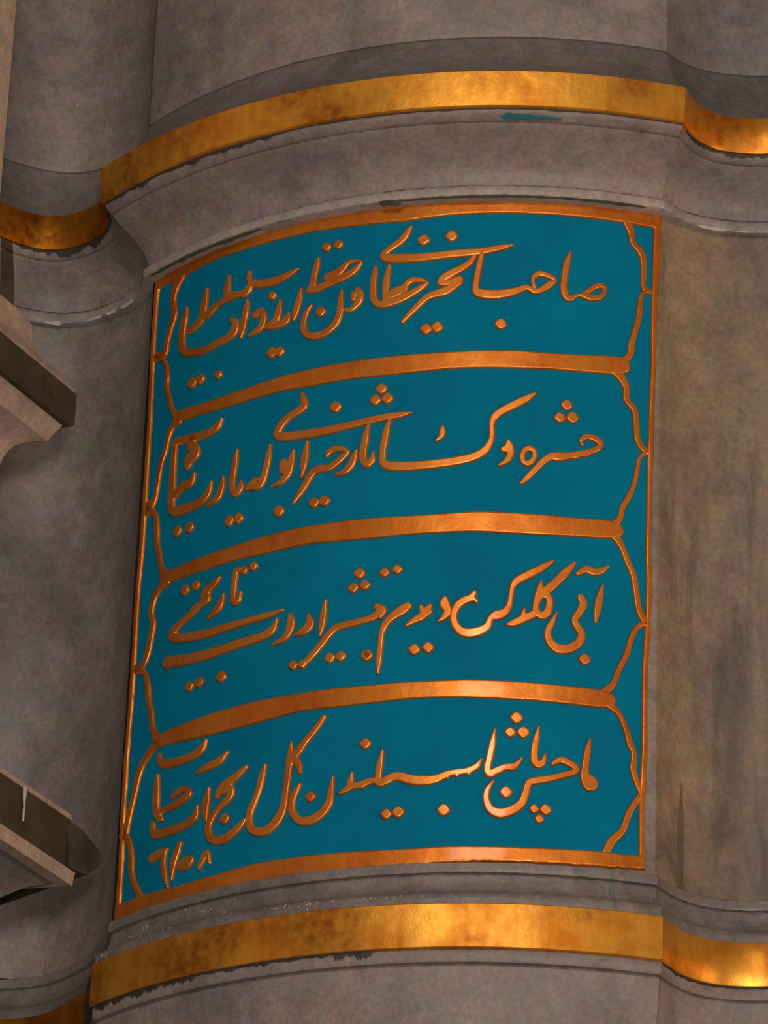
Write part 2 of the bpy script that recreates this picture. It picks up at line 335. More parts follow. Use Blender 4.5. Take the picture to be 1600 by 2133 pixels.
# ------------------------------------------------------------------ the inscription panel
WORDS = [
    [[(69.7,912.2,3.8),(65.5,896.0,9.3),(62.6,873.7,9.3),(61.7,854.8,9.9),(65.2,842.6,9.9),(70.7,839.3,8.0),(79.4,845.4,5.4),(87.6,846.2,6.9),(98.7,843.6,8.8),(111.1,845.7,7.7),(118.5,853.8,6.5),(118.4,862.6,6.7),(110.9,864.5,7.4),(101.3,858.6,7.5),(90.4,848.7,6.3)]],
    [[(-52.7,907.9,6.1),(-55.6,892.2,8.3),(-58.7,870.2,8.8),(-60.4,852.9,9.8),(-56.1,844.4,13.2),(-37.6,841.6,13.8),(-18.6,843.3,12.5),(-2.4,848.3,10.5),(8.4,853.3,8.1),(15.2,851.4,8.0),(20.7,847.6,7.5),(30.2,850.5,8.4),(40.9,859.0,9.3),(49.5,867.1,4.9),(42.1,872.3,7.5),(29.7,876.3,8.2),(21.1,872.7,7.0),(19.0,864.7,5.4),(20.6,855.4,6.0)]],
    [[(-10.6,920.0,2.5),(-25.6,916.6,8.2),(-50.0,911.0,10.2),(-74.6,908.5,11.4),(-104.9,906.8,11.5),(-132.6,905.0,12.1),(-160.7,905.9,13.3),(-183.5,908.6,12.4),(-193.1,913.0,9.6),(-185.4,922.5,8.6),(-171.4,931.9,9.8),(-163.2,940.5,9.5),(-157.8,949.5,7.5),(-153.8,956.0,2.5)]],
    [[(-63.5,902.4,5.9),(-70.1,892.5,8.5),(-82.2,883.5,10.0),(-95.8,876.3,11.4),(-106.6,869.0,10.6),(-110.6,863.0,7.8)],[(-109.2,861.3,7.6),(-95.4,862.7,9.5),(-82.4,867.8,8.1),(-84.4,861.6,9.0),(-92.5,855.0,11.2),(-103.3,848.4,12.7),(-117.0,845.2,10.9),(-127.9,840.7,9.5),(-138.7,830.6,8.8),(-149.5,819.1,8.1),(-161.4,805.2,5.0)]],
    [[(-203.2,897.9,3.0),(-204.3,888.6,7.7),(-205.6,869.8,9.3),(-204.9,850.8,10.1),(-199.6,839.0,10.0),(-189.5,836.1,11.4),(-175.4,838.4,11.0),(-161.5,843.2,11.0),(-147.7,850.2,9.7),(-136.8,857.1,8.3),(-128.1,864.3,3.3),(-139.9,869.0,8.0),(-151.1,869.5,8.4),(-159.3,862.4,7.9),(-160.4,851.5,8.6)],[(-183.6,895.9,4.7),(-186.7,876.7,9.3),(-187.4,857.8,9.7),(-186.8,840.5,8.5)],[(-184.2,848.0,13.1),(-173.1,852.9,14.4),(-163.3,856.6,13.0),(-159.2,859.3,8.4)]],
    [[(-229.0,865.4,7.0),(-224.5,857.1,9.7),(-226.6,846.8,10.7),(-231.7,839.1,8.5),(-239.0,834.1,6.7),(-246.5,836.8,3.6)],[(-233.7,858.6,9.2),(-234.6,850.8,6.7)],[(-252.3,867.2,3.1),(-253.5,854.0,7.7),(-254.1,838.1,9.3),(-256.1,825.1,9.8),(-263.2,813.1,10.5),(-275.5,804.8,10.4),(-290.8,802.5,10.7),(-304.0,807.9,9.4),(-309.8,819.9,9.1),(-309.2,833.1,7.9),(-304.5,845.5,6.5),(-298.3,852.7,2.4)]],
    [[(-290.7,926.6,3.9),(-293.3,915.8,8.9),(-296.5,900.3,9.4),(-298.4,884.5,9.9),(-306.0,877.5,4.7),(-294.2,877.7,9.7),(-281.4,880.9,10.4),(-263.7,885.5,10.4),(-246.2,890.3,9.9),(-234.0,897.6,8.7),(-225.0,908.8,2.4),(-239.5,912.1,6.6),(-248.2,908.2,8.2),(-253.0,902.3,10.0),(-261.6,897.2,11.7),(-275.5,893.2,11.6)]],
    [[(-322.4,917.0,2.4),(-335.7,912.1,8.5),(-351.9,908.1,11.3),(-368.5,907.1,12.4),(-388.5,910.0,12.6),(-400.5,916.2,10.4),(-405.4,925.8,7.7),(-404.4,934.3,3.7)],[(-400.3,913.4,10.2),(-409.9,902.6,13.4),(-420.4,903.1,9.7),(-432.5,904.1,12.2),(-440.1,903.8,12.7),(-450.1,901.1,9.8),(-460.0,898.9,8.9),(-469.2,894.3,10.8),(-478.5,888.8,11.9),(-488.2,887.2,12.1),(-494.5,882.6,12.7),(-507.5,876.3,12.0),(-519.5,875.2,3.9)],[(-442.3,938.7,4.6),(-443.9,924.2,10.4),(-445.0,908.1,11.7)],[(-483.5,931.6,4.3),(-486.2,913.9,10.7),(-488.4,898.2,12.3),(-491.4,885.6,12.5)]],
    [[(-523.6,915.1,3.8),(-526.0,900.9,11.6),(-529.0,885.6,13.0),(-530.4,866.9,12.8),(-526.8,849.2,12.2),(-515.0,839.5,11.3),(-494.2,833.5,11.0),(-474.6,832.3,11.0),(-455.8,835.6,11.3),(-437.4,837.8,11.9),(-427.3,845.5,15.2),(-426.6,858.9,10.7),(-434.6,866.2,5.7)]],
    [[(-405.6,888.3,3.7),(-407.5,872.1,10.6),(-410.1,856.6,10.7),(-412.1,841.0,9.4),(-413.6,831.2,2.5)]],
    [[(-390.0,860.2,10.9),(-380.3,864.3,9.7),(-376.2,852.4,10.1),(-378.9,839.6,11.0),(-387.1,833.8,9.0),(-398.9,829.6,3.2)]],
    [[(-349.5,872.3,3.5),(-351.4,856.6,10.0),(-355.4,842.8,10.9),(-371.7,836.3,4.4)],[(-333.8,848.2,4.2),(-337.9,838.5,11.9),(-348.1,834.3,10.8),(-361.7,832.4,6.8),(-374.4,834.4,2.7)]],
    [[(-316.0,883.6,3.4),(-319.4,865.0,9.6),(-322.6,849.6,9.7),(-325.5,836.3,4.0)]],
    [[(87.8,620.1,4.4),(94.5,626.8,7.6),(105.4,626.4,9.2),(114.4,620.8,9.0),(115.0,614.8,7.5),(108.3,608.0,7.9),(94.8,602.0,8.8),(82.7,598.4,8.9),(72.0,595.4,10.1),(58.6,593.4,13.2),(47.9,592.7,10.5),(37.3,584.5,9.0),(26.9,571.9,8.3),(17.8,561.0,7.8),(8.7,550.8,4.5)],[(98.8,604.5,7.0),(96.2,599.1,4.8)],[(84.0,598.6,6.9),(82.2,593.9,4.8)],[(94.5,626.8,4.3),(89.2,618.7,3.7),(90.6,612.8,2.8)]],
    [[(18.3,604.1,7.7),(25.1,599.8,7.2),(25.2,589.9,7.0),(18.7,581.2,7.6),(11.2,582.7,7.4),(9.2,592.3,7.5),(12.2,600.8,7.2),(18.3,604.1,7.6)]],
    [[(-9.9,613.5,5.3),(-8.9,605.3,11.8),(-6.8,594.8,9.6),(-11.9,584.1,7.9),(-21.6,577.1,3.5)],[(-15.8,601.3,9.0),(-9.6,602.3,12.0)]],
    [[(24.3,688.2,4.1),(11.6,678.8,10.0),(-4.3,669.2,11.2),(-20.2,659.7,10.6),(-29.4,651.4,9.6),(-33.1,639.9,7.5),(-32.7,621.7,7.5),(-36.4,608.0,8.9),(-44.2,597.5,10.5),(-56.1,590.1,11.4),(-77.3,584.5,12.1),(-104.1,581.1,12.1),(-131.2,579.7,12.7),(-155.8,580.2,13.8),(-175.2,583.6,13.2),(-182.4,591.0,9.7),(-182.9,605.6,9.0),(-180.8,623.6,9.7),(-178.5,638.6,8.7),(-175.3,652.0,4.1)]],
    [[(-100.2,636.0,5.5),(-100.6,629.9,8.8),(-102.0,622.7,6.9),(-108.4,616.4,3.0)]],
    [[(-204.9,650.0,3.1),(-208.0,633.0,9.3),(-210.6,614.6,10.1),(-210.5,598.6,10.2),(-205.1,588.6,9.7),(-197.9,594.3,8.6),(-196.4,606.1,3.0)]],
    [[(-145.3,661.6,2.2),(-161.0,659.8,8.7),(-190.3,657.6,9.9),(-227.6,653.2,10.5),(-265.8,649.9,11.6),(-305.3,650.7,12.6),(-329.8,653.2,12.7),(-343.4,658.1,10.1),(-341.6,667.5,10.7),(-328.5,681.3,10.0),(-312.5,688.7,11.0),(-303.4,694.9,10.8),(-303.9,705.9,8.3),(-307.1,716.1,3.0)]],
    [[(-221.0,612.0,3.7),(-224.3,600.5,9.2),(-230.1,588.0,10.1),(-238.6,581.3,8.0),(-250.0,579.0,2.8)]],
    [[(-264.1,609.4,3.4),(-261.7,615.7,8.2),(-254.2,619.0,8.4),(-243.9,618.1,8.2),(-234.1,612.6,5.7),(-238.4,606.6,8.0),(-248.2,598.7,9.3),(-260.7,591.4,9.6),(-273.7,592.3,11.2),(-284.0,588.8,10.7),(-292.6,577.1,9.5),(-301.2,562.8,8.9),(-311.7,547.5,4.2)]],
    [[(-294.9,637.8,2.8),(-297.3,620.8,9.4),(-299.1,602.4,9.3),(-301.1,584.1,2.8)]],
    [[(-315.6,628.5,3.5),(-319.6,610.6,11.6),(-322.9,596.5,11.9),(-328.0,588.2,9.9),(-335.9,582.7,7.2),(-348.2,580.1,2.3)],[(-330.6,612.9,11.3),(-331.3,601.0,10.5),(-324.7,605.0,12.3)]],
    [[(-353.9,645.1,2.9),(-356.2,625.5,9.5),(-359.4,607.4,9.7),(-363.0,594.8,10.1),(-369.6,585.6,11.0),(-382.7,588.8,10.7),(-389.7,585.8,4.4)],[(-384.1,589.2,9.9),(-375.9,596.6,6.7),(-367.2,594.4,5.2)]],
    [[(-409.3,651.1,3.8),(-412.6,631.7,9.6),(-414.9,610.7,10.0),(-414.8,594.5,10.2),(-408.8,583.4,9.3),(-400.3,590.1,10.0),(-399.4,599.8,4.3)]],
    [[(-431.4,615.2,4.0),(-434.1,599.8,10.2),(-440.9,585.5,10.6),(-457.8,579.1,4.0)]],
    [[(-452.9,614.7,3.5),(-458.5,598.8,11.0),(-471.4,589.1,12.2),(-491.1,587.1,13.2),(-511.7,588.2,14.3),(-525.3,590.5,11.7),(-530.6,602.6,13.3),(-531.1,630.0,12.6),(-531.5,657.5,11.2),(-530.9,684.8,9.9),(-529.6,700.9,10.4),(-509.9,699.1,11.6),(-485.7,695.8,12.2),(-465.8,694.9,11.1),(-449.9,698.3,12.0),(-440.5,709.2,3.6)],[(-486.4,637.2,4.6),(-493.3,625.8,12.5),(-509.3,624.1,13.3),(-522.8,616.3,11.5)]],
    [[(-494.0,694.4,13.4),(-495.7,685.3,14.4),(-487.9,670.4,18.7),(-498.5,662.9,19.7),(-501.3,654.2,11.6)]],
    [[(86.7,419.9,5.6),(98.3,427.4,10.4),(109.1,424.4,10.6),(119.7,428.2,8.4),(128.3,434.8,2.2)]],
    [[(120.8,404.9,3.2),(117.5,388.4,9.0),(114.5,370.6,9.5),(111.8,351.4,3.7)]],
    [[(91.4,385.2,9.4),(95.0,375.9,10.6),(89.8,363.7,9.4),(83.9,351.6,8.9),(87.4,341.7,9.9),(92.9,332.1,10.2),(90.4,320.3,11.1),(77.3,309.0,12.3),(61.6,307.8,13.3),(51.0,317.2,10.9),(48.1,331.5,8.9),(53.2,344.9,7.3),(59.0,359.2,2.1)]],
    [[(82.2,435.3,4.3),(70.5,420.5,10.8),(56.2,403.4,11.4),(44.5,390.9,12.0),(35.4,383.1,11.0)],[(38.2,404.6,3.7),(35.9,387.5,11.0),(32.2,372.7,8.9),(31.9,361.1,9.7),(39.9,354.2,10.4),(47.6,361.9,10.5),(50.0,376.7,9.0),(44.6,386.5,11.0)],[(31.9,358.1,9.5),(24.2,353.4,10.7),(15.1,348.7,10.7),(3.5,342.5,9.7),(-5.1,339.9,4.6)],[(16.1,363.2,3.7),(15.0,351.6,8.9)]],
    [[(52.5,435.4,4.5),(34.8,422.6,10.1),(16.6,411.4,10.7),(4.9,403.7,10.0),(-0.2,394.8,7.4),(-2.5,377.2,7.4),(-4.9,365.5,8.5),(-11.2,356.6,11.2),(-20.3,352.9,13.2),(-28.0,349.1,8.2),(-33.0,336.0,10.5),(-45.9,328.7,12.7),(-62.9,327.4,12.5),(-73.6,336.3,10.6),(-77.9,350.9,9.5),(-74.4,365.4,9.9),(-65.4,374.0,10.9),(-56.3,378.2,9.7),(-50.7,386.0,6.1)],[(-55.0,379.6,8.2),(-47.7,373.2,4.9)]],
    [[(-90.0,378.1,6.9),(-90.3,370.2,13.6),(-86.1,359.9,10.6),(-90.3,351.3,7.9),(-97.6,345.2,2.9)]],
    [[(-110.2,368.1,6.2),(-114.5,360.5,11.5),(-121.7,352.7,11.2),(-129.6,348.8,8.9),(-140.6,341.7,4.2)],[(-122.1,367.3,6.3),(-117.9,358.3,9.8),(-111.2,359.4,8.8)]],
    [[(-140.4,369.9,10.7),(-147.5,364.6,13.8),(-159.4,356.8,11.4),(-169.4,346.8,9.4),(-174.9,333.4,7.9),(-176.3,313.2,7.7),(-177.5,293.1,8.2),(-178.3,275.2,3.3)]],
    [[(-182.4,372.2,9.7),(-175.9,366.2,12.1),(-178.1,357.2,6.2)],[(-175.9,366.2,12.1),(-188.1,357.3,10.0),(-205.5,353.4,8.8),(-225.6,350.5,9.9),(-240.8,347.2,9.7),(-250.8,337.9,9.2),(-260.7,326.1,9.3),(-273.2,312.1,9.4),(-285.9,300.9,7.7)]],
    [[(-256.1,390.7,3.3),(-258.8,373.7,8.6),(-260.6,355.3,8.6),(-262.8,339.7,3.2)]],
    [[(-281.1,371.9,5.1),(-278.5,359.4,11.7),(-285.5,351.3,12.4),(-298.7,346.8,4.1)]],
    [[(-308.8,376.1,6.9),(-307.2,365.7,11.8),(-311.1,350.4,10.2),(-320.3,342.7,7.8),(-334.5,338.8,2.3)]],
    [[(-321.1,387.6,2.3),(-341.9,384.4,8.0),(-376.2,382.3,9.7),(-412.0,381.3,10.9),(-446.3,380.6,12.5),(-479.4,384.2,12.6),(-503.9,389.9,11.8),(-514.3,396.5,12.0),(-508.4,403.0,11.5),(-495.0,410.4,9.4),(-478.5,417.9,10.0),(-470.6,423.8,12.8),(-460.9,428.0,9.6),(-449.9,433.1,13.8),(-453.1,441.6,14.1),(-446.1,448.5,12.1),(-436.9,454.2,10.4),(-427.8,460.5,3.5)]],
    [[(-328.8,374.5,3.1),(-336.4,360.5,11.2),(-351.6,354.2,11.7),(-377.4,351.7,12.6),(-410.0,349.9,13.2),(-447.3,348.5,14.2),(-483.7,351.6,14.9),(-506.4,355.4,15.9),(-519.0,357.2,16.1)]],
    [[(-394.3,463.8,7.4),(-400.2,462.5,8.8),(-402.4,448.0,9.4),(-402.7,429.1,9.1),(-401.4,416.6,9.0),(-394.6,418.4,8.8),(-390.1,428.8,3.3)]],
    [[(-419.5,432.7,3.4),(-423.7,420.8,10.5),(-431.0,411.8,10.5),(-444.0,403.8,3.4)]],
    [[(106.2,180.1,3.3),(103.1,161.8,8.8),(100.6,140.7,9.4),(100.8,127.3,13.0),(106.4,118.9,20.6),(107.5,117.5,19.6)]],
    [[(38.4,192.9,2.7),(35.4,174.8,8.2),(33.0,156.7,9.3),(34.6,143.4,10.6),(40.1,139.2,9.5),(45.5,145.4,7.1),(47.5,154.5,2.7)]],
    [[(-19.1,187.9,2.7),(-21.9,166.9,8.8),(-25.5,145.9,9.3),(-27.9,131.0,9.8),(-23.7,124.5,10.7),(-14.3,129.7,9.4),(-3.5,134.4,8.9),(7.4,136.2,8.1),(17.0,147.6,2.3)],[(-7.5,132.8,6.7),(-11.0,127.7,4.5)],[(6.8,135.9,6.7),(3.7,131.7,4.5)]],
    [[(57.3,141.7,4.6),(67.4,147.8,8.3),(78.4,144.7,9.0),(88.2,138.1,8.0),(84.1,131.2,7.9),(70.4,126.3,8.1),(54.1,120.7,8.8),(37.7,116.8,9.4),(26.9,113.3,9.0),(23.1,99.7,9.3),(17.9,84.7,10.5),(5.9,74.0,12.1),(-10.3,69.1,13.0),(-22.6,74.8,11.3),(-28.3,88.0,9.2),(-27.3,101.3,7.7),(-19.9,113.9,2.2)]],
    [[(-36.4,144.3,2.3),(-43.0,133.9,8.2),(-55.2,128.5,8.3),(-68.8,126.6,8.4),(-79.7,124.7,8.4),(-93.3,118.2,10.8),(-109.8,115.8,13.1),(-129.3,118.2,13.5),(-146.2,123.6,12.4),(-157.4,121.4,11.0),(-168.5,116.2,10.9),(-177.1,119.9,8.2),(-185.6,119.1,9.2),(-197.0,115.7,9.2),(-208.4,114.7,9.3),(-217.0,110.2,7.6),(-224.1,106.5,3.8)],[(-49.7,129.4,6.8),(-52.4,124.3,4.5)],[(-66.1,125.6,6.8),(-68.1,121.5,4.5)],[(-78.4,124.7,6.2),(-80.4,119.9,4.5)],[(-167.8,161.9,3.5),(-170.8,141.8,8.7),(-172.3,127.0,9.1),(-169.8,114.3,7.2)],[(-208.6,133.3,3.6),(-210.9,118.6,9.5)],[(-156.0,121.3,9.1),(-160.0,116.5,6.1)],[(-189.8,116.5,7.5),(-194.5,112.5,5.0)]],
    [[(-235.1,130.6,2.7),(-237.4,111.0,8.0),(-239.4,95.4,9.9),(-247.9,81.9,11.4),(-263.4,73.3,12.2),(-279.4,74.2,10.9),(-290.8,86.4,10.0),(-292.9,102.6,8.9),(-288.2,117.8,8.2),(-281.9,126.9,2.4)]],
    [[(-297.8,188.7,3.4),(-298.7,167.4,10.7),(-300.6,148.9,9.6),(-302.3,127.9,9.0),(-304.1,106.9,9.7),(-307.4,91.6,11.2),(-316.4,77.1,12.7),(-331.2,67.7,12.5),(-348.4,70.7,11.3),(-356.2,81.3,10.8),(-357.1,97.4,10.3),(-350.7,112.2,8.7),(-344.5,129.7,8.5),(-340.6,147.7,9.1),(-335.7,162.9,3.0)],[(-251.7,219.0,5.8),(-263.8,202.3,8.2),(-276.6,188.1,8.9),(-285.5,176.0,10.1),(-293.2,166.5,10.0),(-285.9,156.0,9.1),(-283.2,143.6,4.7)]],
    [[(-366.8,165.5,6.4),(-382.5,154.4,10.8),(-397.2,148.1,11.6),(-407.4,139.5,11.5),(-411.6,132.4,6.8)],[(-405.6,136.5,7.6),(-390.5,138.7,10.8),(-391.3,126.8,10.6),(-407.4,115.4,8.0),(-417.5,104.2,8.9),(-424.4,89.7,10.8),(-417.0,72.2,10.8),(-398.3,68.3,11.9),(-380.8,75.4,11.2),(-369.5,83.8,8.3),(-361.7,91.6,2.5)]],
    [[(-426.0,147.7,3.4),(-429.7,131.0,11.4),(-430.8,115.2,10.8),(-427.6,99.8,3.0)]],
    [[(-524.3,190.2,5.3),(-524.4,165.7,12.1),(-523.3,143.6,12.2),(-519.3,130.4,10.5),(-509.9,122.5,4.1)],[(-493.3,150.6,4.8),(-481.6,155.7,9.1),(-470.8,157.0,8.6),(-461.7,148.0,10.7),(-473.7,141.5,11.3),(-490.5,137.1,10.6),(-506.4,136.4,6.8),(-517.0,133.8,7.9)]],
    [[(-444.4,125.8,3.5),(-449.2,111.4,11.4),(-464.2,104.2,11.3),(-487.8,102.0,12.2),(-512.6,103.0,12.0),(-525.8,107.0,11.3),(-528.8,120.8,8.4)]],
    [[(-436.2,219.7,3.6),(-445.1,207.7,11.9),(-461.3,202.1,11.1),(-485.0,201.4,12.1),(-510.0,204.0,11.8),(-519.6,209.4,10.1),(-523.2,221.3,4.1)]],
    [[(-398.7,193.7,3.3),(-411.7,183.6,10.9),(-430.4,179.7,10.4),(-449.5,175.6,3.7)]],
    [[(-526.3,70.3,11.5),(-510.2,73.3,12.1),(-497.0,76.1,4.4)],[(-501.2,71.8,8.2),(-502.2,62.7,8.7),(-501.1,49.1,8.8),(-496.3,31.9,7.5),(-491.3,21.4,1.8)]],
    [[(-473.1,78.2,7.4),(-478.8,64.9,11.1),(-483.2,50.0,9.4),(-484.0,30.3,2.8)]],
    [[(-468.3,45.1,12.5),(-460.1,47.2,19.0),(-453.7,49.7,14.2)]],
    [[(-436.6,35.3,4.9),(-429.4,47.0,9.7),(-423.7,55.0,6.4),(-418.6,39.4,4.0)]],
]
DOTS = [(-24.4,794.9,16.8), (-135.4,932.9,17.3), (-96.0,936.4,17.2), (-127.9,790.7,17.0), (-112.2,792.7,17.0), (-283.4,839.7,15.8), (-278.9,942.6,14.4), (-261.0,943.1,14.3), (-363.1,883.9,13.8), (-359.0,791.5,16.9), (-346.6,790.3,15.7), (-502.4,786.4,17.7), (-485.9,786.7,16.2), (-451.6,783.1,13.4), (68.2,673.0,16.1), (59.0,653.1,16.0), (76.5,654.5,17.2), (-254.3,684.4,17.0), (-188.2,703.2,16.1), (-196.3,686.6,16.1), (-179.0,687.2,16.5), (-335.0,539.1,17.3), (-280.5,541.7,16.3), (-265.0,541.7,16.2), (-416.8,544.0,16.6), (-401.3,544.0,16.4), (-514.5,556.7,16.2), (-489.7,554.8,15.8), (97.8,295.0,16.0), (-129.6,305.3,16.1), (-111.0,307.2,16.0), (-194.2,301.9,16.4), (-209.4,424.6,15.7), (-217.5,404.1,15.2), (-201.1,406.2,15.1), (-174.1,422.1,14.5), (-156.4,425.3,14.4), (-300.6,302.0,14.5), (-287.2,301.1,13.3), (-246.8,304.3,15.2), (-231.4,304.9,15.1), (-193.5,301.9,14.9), (-386.6,461.1,12.6), (-371.4,463.8,13.6), (-491.8,458.7,15.6), (-470.8,460.3,14.7), (-472.2,308.1,15.0), (-454.3,310.0,15.4), (-416.0,308.5,16.7), (8.8,205.1,16.7), (1.0,183.9,14.9), (17.9,184.5,16.6), (-2.8,98.8,17.0), (34.4,76.6,13.0), (49.3,76.6,15.3), (41.4,62.9,13.0), (-191.9,173.6,15.9), (-159.9,71.1,15.0), (-144.0,73.0,16.7), (-83.8,73.5,17.1), (-266.2,106.7,14.9), (-397.1,97.3,15.5)]
CARTOUCHE = [
    [(146.2,980.3,15.1),(155.8,956.2,11.4),(158.7,939.2,9.2),(167.9,929.6,11.4),(173.7,916.3,10.6),(174.5,894.3,9.1),(174.0,875.3,8.2),(178.3,866.6,9.2),(189.8,864.9,8.4)],
    [(176.9,864.8,6.6),(171.8,857.6,7.1),(170.0,843.2,9.5),(167.3,817.7,9.4),(161.8,795.0,9.3),(157.7,778.8,10.4),(155.6,761.4,10.3),(141.2,744.8,13.2)],
    [(121.9,736.9,13.9),(137.2,731.8,15.0),(150.4,711.5,10.6),(151.4,691.7,10.5),(162.7,676.6,10.1),(165.6,655.7,9.6),(167.2,634.6,9.9),(174.3,620.6,9.9),(185.5,613.3,9.5)],
    [(178.5,613.7,6.5),(170.7,604.9,6.4),(167.5,586.2,7.1),(163.5,564.6,7.5),(155.4,542.4,9.0),(147.3,526.3,9.0),(142.8,507.2,9.6),(128.5,493.5,13.6)],
    [(119.1,488.7,13.3),(134.9,484.1,14.5),(146.5,466.9,9.9),(154.8,445.9,9.8),(163.2,426.5,9.7),(167.5,400.7,9.5),(171.8,375.0,9.8),(181.5,358.9,11.9)],
    [(180.1,357.3,8.1),(169.2,350.7,7.9),(161.2,332.7,8.9),(154.6,308.7,8.9),(144.0,284.3,8.9),(136.2,262.6,9.4),(121.2,247.2,13.2)],
    [(109.1,242.2,12.9),(127.5,235.9,13.6),(144.6,221.9,9.2),(154.7,200.6,8.9),(160.5,180.3,10.1),(166.3,166.1,8.7),(165.1,145.0,9.8),(170.9,124.9,9.0),(177.3,113.8,11.0)],
    [(176.7,109.3,8.2),(171.1,102.6,8.7),(159.9,81.9,9.8),(151.7,57.3,9.8),(137.8,41.0,11.9),(129.7,24.0,10.8)],
    [(-541.8,975.9,21.6),(-552.4,957.9,15.4),(-555.1,936.8,11.3),(-550.3,915.6,12.5),(-557.2,896.3,12.0),(-563.0,876.6,11.1),(-567.0,857.6,11.2),(-586.6,859.9,15.0)],
    [(-586.6,859.9,9.6),(-566.6,845.2,7.1),(-558.0,820.1,9.2),(-558.2,801.2,9.9),(-550.8,779.4,8.8),(-541.7,757.2,8.9),(-527.9,740.2,15.2)],
    [(-526.9,734.6,15.3),(-537.5,730.0,11.8),(-545.8,717.7,10.3),(-551.3,694.8,9.4),(-559.4,678.4,10.4),(-563.0,654.9,9.3),(-568.2,626.6,10.8),(-583.0,615.5,24.7)],
    [(-583.0,615.5,12.5),(-565.9,601.2,8.9),(-559.9,577.3,10.9),(-557.9,554.9,10.7),(-550.2,530.6,10.0),(-544.9,512.7,9.5),(-536.1,495.1,16.1)],
    [(-529.5,484.1,14.8),(-543.3,478.9,12.3),(-556.3,465.2,12.4),(-560.2,444.4,11.1),(-554.7,426.1,11.0),(-558.4,402.6,11.9),(-562.6,384.9,12.3),(-571.1,369.9,11.6),(-589.3,369.0,14.3)],
    [(-589.2,367.6,9.9),(-567.1,356.3,8.1),(-558.0,334.4,10.5),(-554.0,311.5,10.6),(-546.2,287.6,10.3),(-540.4,264.4,9.7),(-529.5,243.9,16.1)],
    [(-520.3,239.7,13.7),(-535.7,235.9,13.9),(-554.8,220.9,12.9),(-565.3,204.7,13.5),(-571.2,181.8,11.6),(-577.2,159.0,10.9),(-583.5,139.0,12.9),(-590.3,123.3,20.7)],
    [(-590.4,124.7,13.5),(-576.1,105.6,9.5),(-569.9,83.5,10.8),(-567.8,61.4,10.5),(-560.1,43.2,9.6),(-544.2,17.5,12.2)],
]
DIVIDERS = [
    [(-524.5,741.1,18.4),(-457.7,736.0,18.7),(-397.4,735.9,21.6),(-341.3,738.0,23.9),(-288.2,738.0,27.5),(-237.4,738.5,27.7),(-188.3,738.1,29.2),(-140.4,738.6,28.8),(-93.4,739.7,27.1),(-46.9,740.4,27.7),(-0.7,740.2,28.0),(45.6,739.6,25.9),(92.2,739.9,26.9),(139.4,742.3,27.2)],
    [(-531.7,490.2,18.4),(-464.7,490.5,21.5),(-404.0,491.8,23.5),(-347.6,492.5,27.8),(-294.3,493.7,27.7),(-243.3,492.0,29.8),(-194.1,490.7,31.3),(-146.3,490.4,29.1),(-99.3,490.8,29.0),(-53.0,491.9,30.5),(-6.9,490.3,31.7),(39.2,489.2,30.9),(85.6,489.0,28.9),(132.5,490.4,26.3)],
    [(-517.1,242.9,19.4),(-453.1,241.6,29.9),(-394.9,242.1,33.0),(-340.6,243.7,31.9),(-289.3,245.6,27.3),(-240.0,245.1,27.9),(-192.3,244.8,26.8),(-145.9,246.0,25.6),(-100.3,246.2,24.7),(-55.3,246.0,26.3),(-10.5,244.5,26.6),(34.2,243.2,26.1),(79.2,241.3,26.3),(124.6,240.3,25.3)],
]
BORDER_TOP = ([(-594.1,1000.0),(-527.9,998.3),(-476.3,997.0),(-414.1,998.3),(-356.7,1001.9),(-302.4,1000.8),(-225.2,995.6),(-151.9,994.9),(-38.1,997.1),(16.5,998.1),(99.6,996.4),(199.0,996.1)],[(-591.6,973.4),(-528.8,971.3),(-474.9,975.9),(-383.5,974.1),(-301.1,972.3),(-164.7,965.2),(-92.9,970.0),(-24.2,971.5),(44.3,970.9),(130.5,969.8),(171.8,968.5),(199.2,969.0)])
BORDER_BOTTOM = ([(-597.3,21.9),(-542.4,21.3),(-464.6,17.8),(-401.8,19.9),(-343.0,24.0),(-261.3,23.3),(-137.7,20.9),(-58.3,23.2),(23.3,22.1),(118.7,24.3),(152.4,23.3),(181.4,25.0)],[(-596.3,-4.0),(-496.8,-8.8),(-400.2,-5.5),(-286.9,-2.2),(-136.9,-3.2),(-84.4,-1.1),(-30.6,1.3),(50.3,1.5),(132.8,2.4),(181.5,5.6)])
SIDES = [[(194.6,995.1,12.2),(192.9,929.3,10.9),(190.0,834.1,9.1),(189.6,748.7,7.9),(187.1,686.7,7.9),(185.6,610.3,8.4),(184.6,534.9,7.8),(183.7,460.3,7.8),(185.3,423.9,7.8),(183.5,347.6,7.7),(180.0,292.1,7.6),(179.9,220.4,7.6),(180.6,180.0,8.6),(177.4,102.0,8.5),(177.7,45.9,8.5),(178.0,10.8,9.6)],[(-594.2,991.7,12.8),(-595.3,939.2,11.9),(-595.3,884.0,11.7),(-593.4,814.8,11.5),(-590.8,748.4,11.9),(-591.0,665.2,11.9),(-590.5,618.2,12.7),(-590.5,555.5,11.9),(-594.1,489.2,11.4),(-592.8,392.1,11.2),(-592.3,323.7,11.2),(-594.7,238.6,11.6),(-593.5,142.0,12.2),(-590.7,73.3,12.1),(-592.0,11.9,14.0)]]


def on_bay(s, z, d):
    """point of the bay: arc length s (mm), height z (mm), distance d (mm) in front of the face"""
    t = s / 1000 / R0; r = R0 + d / 1000
    return (math.sin(t) * r, -math.cos(t) * r, z / 1000)

FIELD = -3.0                                     # depth of the painted ground, mm
panel = bpy.data.objects.new('inscription_panel', None)
COL.objects.link(panel)
tag(panel, 'turquoise enamel panel with raised gold calligraphy in four scalloped cartouches', 'inscription panel')

